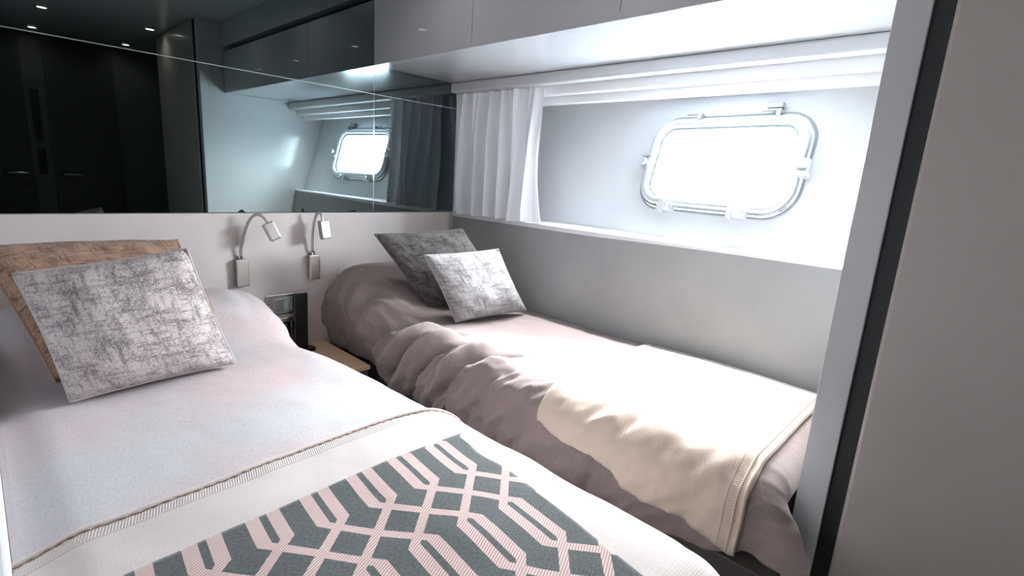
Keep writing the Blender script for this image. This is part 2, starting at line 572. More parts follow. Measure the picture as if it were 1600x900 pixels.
for k, uu in enumerate((-.135, .150)):      # hinges along the top edge
    b = bmesh.new()
    add_box(b, -.030, .030, -.002, .004, .030, .040, pmat(uu, GH + .040))
    add_box(b, .020, .034, -.020, .004, .012, .040, pmat(uu, GH + .040))
    pobj('hinge', b, 'satin', bevel=.001)
    if k:
        b = bmesh.new()
        add_box(b, -.020, .030, .012, .030, .010, .030, pmat(uu, GH + .040))
        pobj('hinge_stay', b, 'satin', bevel=.001)
for (uu, vv, rot) in ((-GW - .036, .005, math.pi / 2), (GW + .036, -.012, -math.pi / 2), (-.155, -GH - .036, math.pi), (.125, -GH - .036, math.pi)):
    b = bmesh.new()
    add_box(b, -.034, .030, -.012, .012, .002, .024, pmat(uu, vv, 0, rot))
    add_box(b, .012, .028, -.030, .020, .008, .038, pmat(uu, vv, 0, rot))
    lt = pobj('latch', b, 'frame', bevel=.003)
    b = bmesh.new()
    mt = pmat(uu, vv, 0, rot)
    tube(b, [mt @ Vector((-.010, .0, .020)), mt @ Vector((-.010, .0, .038)), mt @ Vector((-.010, .0, .050))], [.010, .0165, .0150], 16)
    pobj('latch_knob', b, 'frame', lt, smooth=False, bevel=.001)

# rim of the soffit, fascia and curtain rails ------------------------------
struct(box('trim_2', XCAB + .001, XR - .03, -1.806, .012, ZS, ZS + .020, 'soffit'))
struct(box('trim_3', -.035, .020, -1.806, .012, ZS - .044, ZS - .0005, 'cab0', bevel=.008, seg=3))
struct(box('trim_4', .0205, XR - .03, -1.806, .012, ZS - .040, ZS - .0005, 'hull'))
rl = box('curtain_rail', .022, .060, -1.805, -.004, ZS - .078, ZS - .0405, 'rail', bevel=.004)
tag(rl, 'white curtain rail nearest the berth under the soffit', 'curtain rail', 'white rails above the porthole')
rl2 = box('curtain_rail', .074, .108, -1.805, -.004, ZS - .106, ZS - .0405, 'rail', bevel=.004)
tag(rl2, 'second white rail set back towards the hull above the porthole', 'curtain rail', 'white rails above the porthole')
rl3 = box('trim_5', .225, .268, -1.805, -.004, ZS - .078, ZS - .0405, 'rail', bevel=.003)
struct(rl3)

# overhead cabinets ------------------------------------------------------
ys = [0.010, -.602, -1.180, -1.805]
lab = ['grey gloss overhead cabinet nearest the mirror wall', 'grey gloss overhead cabinet in the middle of the row above the berth', 'grey gloss overhead cabinet nearest the foot partition']
for i in range(3):
    t = empty('overhead_cabinet', (XCAB, (ys[i] + ys[i + 1]) / 2, ZS + .02))
    tag(t, lab[i], 'cabinet', 'overhead cabinets above the far berth')
    box('cabinet_body', XCAB + .0205, XR - .03, ys[i + 1] + .0004, ys[i] - .0004, ZS + .0205, 1.755, 'cab', t)
    box('cabinet_door', XCAB, XCAB + .020, ys[i + 1] + .0012, ys[i] - .0012, ZS + .001, 1.755, 'cab', t, bevel=.0012)
struct(box('trim_6', XCAB + .045, XR - .03, -1.806, .012, 1.7555, 1.785, 'dark'))
struct(box('trim_7', XCAB, XR - .03, -1.806, .012, 1.7855, ZC, 'cab', bevel=.002))
# sloping filler where the cabinet row meets the foot partition
bm = bmesh.new()
y0, y1 = -1.8055, -1.790
tri = [(-.449, ZS), (-.449, 1.755), (-.585, 1.755), (-.585, 1.625)]
A = [bm.verts.new((x, y0, z)) for x, z in tri]; B = [bm.verts.new((x, y1, z)) for x, z in tri]
bm.faces.new(A); bm.faces.new(B[::-1])
for i in range(4):
    bm.faces.new((A[i], A[(i + 1) % 4], B[(i + 1) % 4], B[i]))
struct(obj('trim_8', bm, 'cab'))
struct(box('trim_9', -.585, -.449, -1.8055, -1.790, 1.7555, ZC, 'cab'))

# smoked mirror wall -------------------------------------------------------
mi = empty('wall_mirror', (-.9, .0, ZP))
tag(mi, 'dark smoked mirror of four panes covering the wall above the headboard', 'mirror')
ZJ = 1.392; g_ = .0016
for (x0, x1, z0, z1) in ((XL + .002, XCAB - g_, ZP + .002, ZJ - g_), (XCAB + g_, -.0005, ZP + .002, ZJ - g_), (XL + .002, XCAB - g_, ZJ + g_, ZC - .001), (XCAB + g_, -.0005, ZJ + g_, ZS - .0008)):
    box('mirror_pane', x0, x1, .0, .0095, z0, z1, 'mirror', mi)
box('mirror_joint', XL + .002, -.0005, .0008, .0096, ZJ - g_ + .0001, ZJ + g_ - .0001, 'seam', mi)
box('mirror_joint', XCAB - g_ + .0001, XCAB + g_ - .0001, .0015, .0096, ZP + .002, ZS - .001, 'seam', mi)
box('mirror_backing', XL + .002, XCAB + .0, .0097, .0135, ZP + .001, ZC - .001, 'dark', mi)
box('mirror_edge', -.0004, .0006, .0, .0096, ZP + .002, ZS - .064, 'black', mi)
# between mirror edge and hull behind the curtain
struct(box('trim_10', .001, XR - .03, .0, .0135, 0, ZS - .001, 'hull'))

hb = box('headboard', XL + .002, -.0285, -.012, .0135, .30, ZP, 'head', bevel=.004, seg=3)
tag(hb, 'beige leatherette headboard panel running along the wall below the dark mirror', 'headboard')

# side panel: vertical by the headboard, leaning out at the foot
rows = []
ny, nz = 40, 8
for i in range(ny + 1):
    y = -.0005 - (1.8045) * i / ny
    rows.append([])
    for j in range(nz + 1):
        z = ZP - .004 - (ZP - .48) * j / nz
        lean = .16 * (i / ny) ** 1.5
        rows[-1].append(Vector((-lean * (ZP - z), y, z)))
bm = bmesh.new()
V = [[bm.verts.new(p_) for p_ in r] for r in rows]
W = [[bm.verts.new((p_.x + .028, p_.y, p_.z)) for p_ in r] for r in rows]
for i in range(ny):
    for j in range(nz):
        bm.faces.new((V[i][j], V[i][j + 1], V[i + 1][j + 1], V[i + 1][j]))
        bm.faces.new((W[i][j], W[i + 1][j], W[i + 1][j + 1], W[i][j + 1]))
    bm.faces.new((V[i][0], V[i + 1][0], W[i + 1][0], W[i][0]))
    bm.faces.new((V[i][nz], W[i][nz], W[i + 1][nz], V[i + 1][nz]))
for i in (0, ny):
    for j in range(nz):
        bm.faces.new((V[i][j], V[i][j + 1], W[i][j + 1], W[i][j]))
sp = obj('side_panel', bm, 'side', smooth=False, bevel=.005)
tag(sp, 'long grey leatherette panel along the berth below the porthole', 'wall panel')
struct(box('trim_11', -.001, .40, -1.8055, -.0005, ZP - .020, ZP + .0005, 'hull', bevel=.002))
struct(box('trim_12', .060, .40, -1.8055, -.0005, 0, ZP - .0205, 'hull'))

# curtain ------------------------------------------------------------------
cu = empty('curtain', (.03, -.29, ZP))
tag(cu, 'short white voile curtain bunched in the corner beside the mirror', 'curtain')
nu, nv = 220, 44
P, U = [], []
for i in range(nu + 1):
    a = i / nu
    P.append([]); U.append([])
    for j in range(nv + 1):
        t = j / nv               # 0 top .. 1 bottom
        z = 1.456 + (.903 + .004 * math.sin(a * 31)) * t - 1.456 * t
        wa = a + .035 * math.sin(a * 7.0 + 2.2 * t) * t + .02 * noise.noise(Vector((a * 6, t * 1.5, 4)))
        ph = wa * 2 * math.pi * 6.5 - .9 * t
        calm = 1 - .7 * sm(.84, 1, a)
        top = math.sin(wa * 2 * math.pi * 15 + .6 * math.sin(a * 23))
        low = math.sin(ph); low = math.copysign(abs(low) ** .75, low)
        x = -.006 + calm * (.009 * top * (1 - t) ** 2.2 + (.010 + .034 * t ** .7) * low + .008 * t * math.sin(2.3 * ph + 1.0 + 2 * t))
        y = -.012 - (.545 + .030 * t * t) * a + .010 * math.cos(ph) * (1 - a)
        y += -.016 * math.sin(t * math.pi) * sm(.85, 1, a) * 0 + .018 * sm(.0, .6, t) * (1 - sm(.6, 1, t)) * sm(.88, 1, a)
        x += .006 * noise.noise(Vector((a * 9, t * 3, 1)))
        P[-1].append(Vector((x, y, z)) - Vector(cu.location))
        U[-1].append((a * .9, t * .5))
grid_mesh('curtain_cloth', P, 'curtain', cu, U)
for k in range(9):
    y = -.03 - .063 * k
    b = bmesh.new()
    add_box(b, .012, .0215, y - .004, y + .004, 1.432, 1.458)
    bmesh.ops.translate(b, verts=b.verts, vec=-Vector(cu.location))
    obj('curtain_hook', b, 'rail', cu)

# ------------------------------------------------------------------ beds
def fract(x, y, z, o=4):
    return noise.fractal(Vector((x, y, z)), .9, 2.1, o)

class Berth:
    """cloth surface over a berth: s runs across (negative = flat top, positive = shoulder then hanging side), y along"""
    def __init__(self, sg, xout, r, ht, foot, fr=.06, spill=0.0):
        self.spill = spill
        self.sg, self.xout, self.r, self.ht, self.foot, self.fr = sg, xout, r, ht, foot, fr
    def point(self, s, y, off, seed=0.0):
        sg = self.sg
        over = 0.0
        yy = y
        ft = self.foot - self.spill * sm(.05, .22, s)
        if y < ft + self.fr:
            over = (ft + self.fr) - y
            yy = ft + self.fr
            if self.spill: over = min(over, self.fr * (math.pi / 2 - .62 * sm(.05, .2, s)))
        r = self.r(yy); xo = self.xout(yy)
        xc = xo - sg * r
        arc = r * math.pi / 2
        if s <= 0:
            x = xc + sg * s; h = self.ht(x, yy)
            nx, nz_ = 0.0, 1.0
            px, pz = x, h
        else:
            h = self.ht(xc, yy)
            if s < arc:
                a = s / r
                nx, nz_ = sg * math.sin(a), math.cos(a)
                px, pz = xc + nx * r, h - r + nz_ * r
            else:
                nx, nz_ = sg, 0.0
                px, pz = xo, h - r - (s - arc)
        d = self.disp(s, yy, px, pz) + off
        fx = fz = 0.0
        if over > 0:
            R = self.fr
            if over < R * math.pi / 2:
                th = over / R
                yf = yy - R * math.sin(th); back = R * (1 - math.cos(th))
            else:
                yf = yy - R; back = R + (over - R * math.pi / 2)
            yf -= off
            if self.spill: back *= 1 - .92 * sm(.08, .24, s)
            return Vector((px + nx * (d - back), yf, pz + nz_ * (d - back)))
        return Vector((px + nx * d, yy, pz + nz_ * d))

def sheet(name, B, mat, parent, s0f, s1f, y0f, y1f, ns, ny_, off, hem=False, thick=.006, hemy=None, hemfoot=None):
    P, U, H = [], [], []
    for i in range(ny_ + 1):
        b_ = i / ny_
        P.append([]); U.append([]); H.append([])
        for j in range(ns + 1):
            a = j / ns
            ym = y0f(a) + (y1f(a) - y0f(a)) * b_
            s0, s1 = s0f(ym), s1f(ym)
            s = s0 + (s1 - s0) * a
            e = min(b_ * (y0f(a) - y1f(a)), 99)
            q = B.point(s, ym, off)
            P[-1].append(q)
            xo = B.xout(ym) - B.sg * B.r(ym)
            U[-1].append((xo + B.sg * s, ym))
            H[-1].append((B.sg * s, (y0f(a) - ym) if hemy else (ym - y1f(a)) if hemfoot else .5))
    o = grid_mesh(name, P, mat, parent, U, H)
    return solid(o, thick, 1.0 if B.sg > 0 else -1.0)

# ---- far berth (under the porthole)
def bumpR(y):
    return sm(-.56, -.20, y) * (1 - .42 * sm(-.12, 0.0, y) ** 1.5)
def htR(x, y):
    base = .530 + .010 * sm(-.9, -1.5, y)
    k = bumpR(y)
    return base + .165 * k * (1 - .18 * sm(-.30, 0.0, x)) - .012 * sm(-.10, 0, x)
BR = Berth(-1, lambda y: -.662 - .020 * sm(-.5, -.1, y), lambda y: .085 + .045 * sm(-.55, -.2, y), htR, -1.796, .05, .088)
FOLDS = [  # (y at the shoulder, slant, width, depth, s range)
    (-.100, -.15, .014, -.018, .05, .30), (-.165, -.05, .018, .020, .04, .34), (-.215, .10, .012, -.020, .04, .30), (-.285, .20, .020, .022, .02, .34),
    (-.345, .30, .012, -.022, .05, .28), (-.430, .45, .026, .026, -.02, .30), (-.505, .55, .012, -.020, .00, .30),
    (-.575, .55, .020, .034, -.04, .30), (-.640, .62, .012, -.046, -.06, .26), (-.700, .62, .020, .040, -.03, .34),
    (-.765, .62, .011, -.046, -.05, .36), (-.800, .30, .012, -.030, .10, .40), (-.850, .55, .022, .034, -.06, .30), (-.905, .66, .012, -.042, -.09, .24),
    (-.965, .60, .024, .018, -.02, .34), (-1.04, .55, .016, -.014, .00, .34), (-1.13, .5, .03, .014, .06, .36),
    (-1.22, .45, .02, -.009, .12, .38), (-1.33, .4, .03, .010, .14, .40), (-1.45, .35, .02, -.010, .14, .40), (-1.56, .3, .03, .010, .14, .40), (-1.67, .2, .02, -.009, .12, .40)]
def dispR(s, y, x, z):
    d = .004 * fract(x * 3, y * 3, 1.3) + .0014 * fract(x * 11, y * 11, 4.1, 3)
    q = sm(-.06, .10, s)
    wob = .018 * noise.noise(Vector((s * 7, y * 5, 11.0)))
    d += q * (.012 * noise.noise(Vector((s * 4, (y - .55 * s) * 8, 3.3))) + .006 * fract(s * 9, (y - .6 * s) * 13, 7.7, 4))
    rg = 1 - abs(noise.noise(Vector((s * 5 + 3, (y - .6 * s) * 9 + wob * 20, 2.2)))) * 2
    d += q * .012 * (rg - .5) * (1 - .5 * sm(-.42, -.30, y))
    r2 = 1 - 2 * abs(noise.noise(Vector((s * 11 + 7, (y - .65 * s) * 19 + wob * 30, 5.2))))
    r3 = 1 - 2 * abs(noise.noise(Vector((s * 20 + 1, (y - .5 * s) * 30, 8.8))))
    far = 1 - .55 * sm(-1.05, -1.25, y) - .45 * sm(-.42, -.30, y)
    d += q * far * (.014 * (r2 - .4) + .006 * (r3 - .4))
    for (yc, sl, wd, dp, sa, sb) in FOLDS:
        dy = (y + wob) - (yc + sl * max(s, -.1))
        if abs(dy) > 3.2 * wd: continue
        m_ = (1 - .6 * sm(-.46, -.36, yc)) * sm(sa - .04, sa + .05, s) * (1 - sm(sb - .06, sb + .05, s))
        e = math.exp(-(dy / wd) ** 2) if dp > 0 else math.exp(-abs(dy / wd) ** 1.5)
        d += dp * m_ * e
    d -= .036 * sm(.24, .42, s) * (1 - sm(-1.55, -1.75, y))          # hem tucks under
    d += .016 * gs(s, .20, .10)          # loft of the hanging side
    return d
BR.disp = dispR
def hemzR(y):
    z = .300 + .015 * noise.noise(Vector((y * 6, 2, 0)))
    z += .035 * sm(-.50, -.395, y)
    z += .085 * sm(-1.66, -1.82, y)
    z += .05 * gs(y, -.815, .028) - .01 * gs(y, -.66, .06) + .020 * sm(-.72, -.95, y) + .02 * sm(-1.45, -1.65, y)
    return z
def sendR(zf):
    def f(y):
        yy = max(y, BR.foot + BR.fr)
        r = BR.r(yy); xc = BR.xout(yy) + r
        return r * math.pi / 2 + (htR(xc, yy) - r - zf(yy))
    return f
def s0R(x0):
    def f(y):
        yy = max(y, BR.foot + BR.fr)
        x = x0 - .058 * (min(1.0, -yy / 1.805)) ** 1.5      # the panel leans in towards the foot
        return -(x - (BR.xout(yy) + BR.r(yy)))
    return f
bedR = empty('single_bed', (-.33, -.9, 0))
tag(bedR, 'built-in single berth along the hull wall under the porthole', 'bed', 'twin berths of the cabin')
box('bed_base', -.605, -.080, -1.800, -.014, .002, .300, 'basegrey', bedR, bevel=.003)
box('mattress', -.600, -.075, -1.730, -.060, .302, .470, 'mattress', bedR, bevel=.03, seg=3)
du = empty('duvet', (-.33, -.9, .53))
tag(du, 'crumpled taupe linen duvet on the far berth below the porthole', 'duvet', 'linen duvets on the berths')
def off_children(o, par):
    o.parent = par
    o.location = -Vector(par.location)
    return o
o = sheet('duvet_cover', BR, 'linenR', None, s0R(-.016), sendR(hemzR), lambda a: -.016, lambda a: -1.796 - .05 * 1.57 + .05 - .13, 150, 276, 0.0, thick=.004)
off_children(o, du)
# corner of the duvet that spills past the partition
bl = empty('blanket', (-.35, -1.45, .56))
tag(bl, 'plain oat wool blanket spread over the foot of the far berth', 'blanket', 'wool blankets folded over the berths')
o = sheet('blanket_cloth', BR, 'blanketR', None, s0R(-.030), sendR(lambda y: .452 - .07 * sm(-1.2, -1.75, y) + .006 * math.sin(y * 30)),
          lambda a: -1.175 - .03 * a, lambda a: -1.742, 90, 70, .013, thick=.007, hemfoot=True)
off_children(o, bl)
for k, dy in enumerate((.004, .018)):
    b = bmesh.new()
    pts = []
    for j in range(61):
        a = j / 60
        s0, s1 = s0R(-.030)(-1.742), sendR(lambda y: .452 - .07 * sm(-1.2, -1.75, y))(-1.742)
        pts.append(BR.point(s0 + (s1 - s0) * a, -1.742 + dy, .0145))
    tube(b, pts, .0038 if k == 0 else .0022, 8)
    off_children(obj('blanket_hem', b, 'blanketR', None, True), bl)
b = bmesh.new()
pts = [BR.point(s0R(-.050)(-1.2 - .54 * j / 40), -1.2 - .54 * j / 40, .0135) for j in range(41)]
tube(b, pts, .0020, 6)
off_children(obj('blanket_hem', b, 'side', None, True), bl)

# ---- near berth
def bumpL(y):
    return sm(-.46, -.16, y) * (1 - .20 * sm(-.10, 0.0, y) ** 1.5)
def htL(x, y):
    k = bumpL(y)
    return .530 + .125 * k * (1 - .55 * sm(-1.12, -.96, x)) - .02 * sm(-1.60, -1.69, x)
BL = Berth(1, lambda y: -.905 - .055 * sm(-.72, -.30, y) + .012 * sm(-.5, -1.2, y), lambda y: .105, htL, -1.83, .10)
def dispL(s, y, x, z):
    d = .005 * fract(x * 2.2, y * 2.6, 9.3) + .0012 * fract(x * 12, y * 12, 2.1, 3)
    d += .006 * noise.noise(Vector((x * 5, y * 5, 8)))
    d -= .014 * gs(y + .35 * (x + 1.05), -.30, .012) * sm(-1.16, -1.08, x) * (1 - sm(-.99, -.93, x))
    d += .009 * gs(y + .35 * (x + 1.05), -.265, .018) * sm(-1.16, -1.08, x)
    d -= .010 * gs(y + .6 * (x + 1.0), -.185, .010) * sm(-1.06, -1.01, x) * (1 - sm(-.93, -.90, x))
    q = sm(.05, .16, s)
    d += q * .010 * noise.noise(Vector((s * 3, y * 7, 1.0)))
    d -= .02 * sm(.26, .40, s)
    return d
BL.disp = dispL
def s0L(x):
    return lambda y: (x - (BL.xout(max(y, -1.73)) - BL.r(y)))
def sendL(zf):
    def f(y):
        yy = max(y, BL.foot + BL.fr)
        r = BL.r(yy); xc = BL.xout(yy) - r
        return r * math.pi / 2 + (htL(xc, yy) - r - zf(yy))
    return f
bedL = empty('single_bed', (-1.30, -.9, 0))
tag(bedL, 'built-in single berth nearest the camera beside the white ledge', 'bed', 'twin berths of the cabin')
box('bed_base', -1.680, -1.000, -1.775, -.014, .002, .300, 'basegrey', bedL, bevel=.003)
box('mattress', -1.678, -1.005, -1.735, -.060, .302, .470, 'mattress', bedL, bevel=.03, seg=3)
du2 = empty('duvet', (-1.30, -.9, .53))
tag(du2, 'pale pink and grey linen duvet on the near berth', 'duvet', 'linen duvets on the berths')
o = sheet('duvet_cover', BL, 'linenL', None, s0L(-1.6838), sendL(lambda y: .31 + .01 * math.sin(y * 14)), lambda a: -.016, lambda a: -1.83 - .14, 90, 140, 0.0, thick=.004)
off_children(o, du2)
bl2 = empty('blanket', (-1.30, -1.45, .55))
tag(bl2, 'cream wool blanket with ribbed hem across the foot of the near berth', 'blanket', 'wool blankets folded over the berths')
def y0B(a):
    return -1.100 - .008 * math.sin(a * 9) - .07 * sm(.62, .95, a)
o = sheet('blanket_cloth', BL, 'blanketL', None, s0L(-1.6836), sendL(lambda y: .30 + .01 * math.sin(y * 11)), y0B, lambda a: -1.83 - .14, 110, 110, .011, thick=.008, hemy=True)
off_children(o, bl2)
def alongB(a, dy, off):
    ym = y0B(a) - dy
    s0, s1 = s0L(-1.6836)(ym), sendL(lambda y: .30)(ym)
    return BL.point(s0 + (s1 - s0) * a, ym, off)
b = bmesh.new()
pts = [alongB(j / 160, .010 + .0012 * math.sin(j * 1.9), .0125) for j in range(161)]
tube(b, pts, [.0011 + .0006 * math.sin(j * 2.6) for j in range(161)], 6)
off_children(obj('hem_stitch', b, 'thread', None, True), bl2)
b = bmesh.new()
pts = [alongB(j / 120, .001, .0105) for j in range(121)]
tube(b, pts, .0045, 8)
off_children(obj('blanket_hem', b, 'blanketL', None, True), bl2)

th = empty('throw', (-1.35, -1.5, .56))
tag(th, 'charcoal throw woven with a pink geometric trellis on the cream blanket', 'throw')
def s1T(y):
    yy = max(y, -1.83)
    xr = -.985 - .172 * max(0.0, -1.22 - yy) - .02 * gs(yy, -1.33, .07)
    return xr - (BL.xout(max(yy, -1.73)) - BL.r(yy))
o = sheet('throw_cloth', BL, 'throw', None, s0L(-1.6834), s1T, lambda a: -1.258 - .008 * math.sin(a * 5 + 1), lambda a: -1.83 - .05, 110, 90, .021, thick=.005)
off_children(o, th)

# ------------------------------------------------------------------ cushions
def cushion(name, corners, thick, mat, label, group, pinch=.032, seed=1.0, sag=0.0):
    C = [Vector(c) for c in corners]           # TL TR BR BL seen from the front
    cen = sum(C, Vector()) / 4
    nrm = (C[3] - C[0]).cross(C[1] - C[0]).normalized()
    if nrm.dot(CAM - cen) < 0: nrm = -nrm
    base = Vector((cen.x, cen.y, min(c.z for c in C)))
    root = empty(name, base)
    tag(root, label, 'cushion', group)
    wd = (C[1] - C[0]).length; hd = (C[3] - C[0]).length
    n = 34
    def q(u, v, side):
        uu = u * 2 - 1; vv = v * 2 - 1
        # edges bow inwards between the corners
        pu = uu * (1 - pinch * (1 - vv * vv)); pv = vv * (1 - pinch * (1 - uu * uu))
        a, b_ = (pu + 1) / 2, (pv + 1) / 2
        p_ = (C[0] * (1 - a) + C[1] * a) * (1 - b_) + (C[3] * (1 - a) + C[2] * a) * b_
        prof = max(0.0, (1 - uu ** 2) * (1 - vv ** 2)) ** .42
        t = thick * prof * (1 + .22 * vv) * (1 + .10 * noise.noise(Vector((uu * 1.6, vv * 1.6, seed))))
        t += .004 * fract(uu * 2.2, vv * 2.2, seed + 5) * min(1, prof * 2)
        # little gathers at the corners
        cr = (abs(uu) * abs(vv)) ** 5
        t += .006 * cr * math.sin(18 * (uu - vv) + seed)
        return p_ + nrm * side * t - base
    for side, nm in ((1, 'cushion_front'), (-1, 'cushion_back')):
        P = [[q(i / n, j / n, side) for j in range(n + 1)] for i in range(n + 1)]
        U = [[(i / n * wd, (1 - j / n) * hd) for j in range(n + 1)] for i in range(n + 1)]
        if side < 0: P, U = P[::-1], U[::-1]
        o_ = grid_mesh(nm, P, mat, root, U)
    b = bmesh.new()
    loop = [(i / n, 0) for i in range(n)] + [(1, i / n) for i in range(n)] + [(1 - i / n, 1) for i in range(n)] + [(0, 1 - i / n) for i in range(n)]
    tube(b, [q(a, c, 0) for a, c in loop], .0028, 6, closed=True)
    ob = obj('piping', b, mat, root, True)
    return root

def onz(px, py, z):
    d = RIGHT * (px - 800) + DOWN * (py - 450) + FWD * 797.9
    return CAM + d * ((z - CAM.z) / d.z)
def ony(px, py, y):
    d = RIGHT * (px - 800) + DOWN * (py - 450) + FWD * 797.9
    return CAM + d * ((y - CAM.y) / d.y)
cushion('cushion', [(-1.622, -.473, .815), (-1.315, -.576, .868), onz(369, 567, .546), onz(110, 628, .538)], .085, 'tweedL',
        'grey and pink tweed cushion at the front on the near berth', 'cushions on the berths', seed=1.0)
cushion('cushion', [ony(-45, 384, -.215), ony(277, 375, -.10), ony(348, 516, -.27), onz(88, 598, .565)], .080, 'tweedB',
        'brown chenille cushion leaning on the headboard behind the tweed cushion', 'cushions on the berths', seed=3.0)
cushion('cushion', [ony(585, 366, -.335), ony(722, 358, -.425), ony(800, 468, -.515), ony(668, 482, -.43)], .054, 'tweedD',
        'charcoal chenille cushion leaning behind the silver one on the far berth', 'cushions on the berths', seed=5.0)
cushion('cushion', [(-.563, -.527, .795), (-.269, -.606, .811), onz(822, 485, .546), onz(712, 503, .540)], .060, 'tweedR',
        'silver grey tweed cushion at the front on the far berth', 'cushions on the berths', seed=7.0)

# ------------------------------------------------------------------ nightstand and what stands on it
ns_ = empty('nightstand', (-.79, -.19, 0))
tag(ns_, 'small built-in bedside table with light oak top between the berths', 'nightstand')
box('nightstand_body', -.905, -.694, -.372, -.013, .002, .345, 'basegrey', ns_, bevel=.002)
box('nightstand_top', -.905, -.692, -.384, -.013, .3455, .362, 'oak', ns_, bevel=.002)

dv = empty('handset', (-.81, -.06, .362))
tag(dv, 'slim black upright device standing on the oak bedside table', 'device')
rot = Matrix.Translation((-.812, -.060, .366)) @ Matrix.Rotation(math.radians(-4), 4, 'X') @ Matrix.Rotation(math.radians(2.5), 4, 'Y')
b = bmesh.new(); add_box(b, -.028, .028, -.007, .007, .004, .222, rot)
bmesh.ops.translate(b, verts=b.verts, vec=-Vector(dv.location)); obj('handset_body', b, 'blackgloss', dv, bevel=.004)
b = bmesh.new(); add_box(b, -.024, .024, -.0078, -.0070, .012, .214, rot)
bmesh.ops.translate(b, verts=b.verts, vec=-Vector(dv.location)); obj('handset_face', b, 'blackgloss', dv)
b = bmesh.new(); tube(b, [(-.800, -.085, .3622), (-.800, -.085, .369), (-.800, -.085, .372)], [.036, .034, .026], 24)
bmesh.ops.translate(b, verts=b.verts, vec=-Vector(dv.location)); obj('handset_foot', b, 'blackgloss', dv)

def plate(z0, z1, x0, x1, label, mods, name):
    t = empty(name, ((x0 + x1) / 2, -.012, z0))
    tag(t, label, name.replace('_', ' '))
    box('plate', x0, x1, -.0195, -.0122, z0, z1, 'satin', t, bevel=.003)
    return t
t = plate(.500, .584, -.925, -.768, 'satin metal light switch plate above the socket by the bedside table', 3, 'light_switch')
for k in range(3):
    x0 = -.893 + k * .032
    box('rocker', x0, x0 + .029, -.0235, -.0196, .517, .566, 'satin' if k != 1 else 'gasket', t, bevel=.0015)
box('switch_surround', -.898, -.795, -.0205, -.0196, .511, .572, 'gasket', t)
t = plate(.405, .486, -.905, -.768, 'satin metal socket plate just above the bedside table', 0, 'wall_socket')
box('socket_module', -.885, -.835, -.0225, -.0196, .420, .470, 'blackgloss', t, bevel=.002)
box('socket_module', -.832, -.785, -.0225, -.0196, .420, .470, 'satin', t, bevel=.002)
pg = empty('plug', (-.862, -.023, .445))
tag(pg, 'black plug pushed into the socket beside the near berth', 'plug')
b = bmesh.new(); tube(b, [(0, -.0005, 0), (0, -.020, 0), (0, -.030, -.004)], [.021, .020, .013], 18); obj('plug_body', b, 'blackgloss', pg, bevel=.001)
b = bmesh.new(); tube(b, catmull([(0, -.028, -.006), (.004, -.036, -.03), (.016, -.03, -.060), (.035, -.03, -.079)]), .0028, 8); obj('plug_cord', b, 'blackgloss', pg, True)

# reading lamps --------------------------------------------------------------
def unproj(px, py, y):
    d = RIGHT * (px - 800) + DOWN * (py - 450) + FWD * 797.9
    t_ = (y - CAM.y) / d.y
    return CAM + d * t_

def lamp(pxbase, neck, head, label):
    bx = unproj(*pxbase, -.024)
    t = empty('reading_lamp', (bx.x, -.012, bx.z))
    tag(t, label, 'reading lamp', 'gooseneck reading lamps on the headboard')
    b0 = Vector(t.location)
    bm_ = bmesh.new(); add_box(bm_, -.0215, .0215, -.026, -.0003, -.050, .050); obj('mount', bm_, 'satin', t, bevel=.003)
    bm_ = bmesh.new(); tube(bm_, [(0, -.014, .050), (0, -.014, .064)], [.0075, .006], 12); obj('collar', bm_, 'chrome', t)
    pts_ = [Vector((0, -.014, .060))] + [unproj(*p_) - b0 for p_ in neck]
    cm = catmull(pts_, 8)
    bm_ = bmesh.new(); tube(bm_, cm, [.0046 + .0005 * (i % 2) for i in range(len(cm))], 10); obj('gooseneck', bm_, 'satin', t, True)
    a, c = unproj(*head[0]) - b0, unproj(*head[1]) - b0
    ax = (c - a).normalized()
    bm_ = bmesh.new()
    sd = ax.cross(Vector((0, -1, 0))).normalized(); up = ax.cross(sd)
    m4 = Matrix.Identity(4)
    for i in range(3):
        m4[i][0] = sd[i]; m4[i][1] = up[i]; m4[i][2] = ax[i]; m4[i][3] = a[i]
    L_ = (c - a).length
    add_box(bm_, -.019, .019, -.014, .014, -.004, L_, m4)
    h_ = obj('lamp_head', bm_, 'satin', t, bevel=.004)
    bm_ = bmesh.new(); add_box(bm_, -.014, .014, -.010, .010, L_ + .0005, L_ + .003, m4); obj('lamp_lens', bm_, 'gasket', h_)
    return t
lamp((378, 426), [(376, 392, -.030), (381, 366, -.042), (389, 345, -.058), (400, 335.5, -.074), (411, 339, -.088), (418, 349, -.097)], [(418, 350, -.098), (431, 374, -.112)],
     'satin nickel gooseneck reading lamp above the near berth')
lamp((490, 417), [(488, 388, -.030), (489, 360, -.042), (492, 342, -.055), (497, 332.5, -.068), (502, 336, -.078), (504.5, 346, -.085)], [(505, 346, -.086), (509, 373, -.098)],
     'satin nickel gooseneck reading lamp closest to the far berth')

# ------------------------------------------------------------------ wardrobe beside the partition
wr = empty('wardrobe', (-.3, -2.4, 0))
tag(wr, 'tall taupe lacquered wardrobe beside the partition at the foot of the far berth', 'wardrobe')
box('wardrobe_body', -.560, XR - .03, -2.75, -1.880, .002, ZC - .002, 'jamb', wr)
box('wardrobe_door', -.597, -.575, -2.74, -1.886, .03, ZC - .004, 'panel', wr, bevel=.006, seg=3)
struct(box('trim_13', -.575, -.562, -1.8795, -1.8565, 0, ZC, 'black'))
box('door_seal', -.590, -.5605, -1.8855, -1.8800, .03, ZC - .004, 'black', wr)

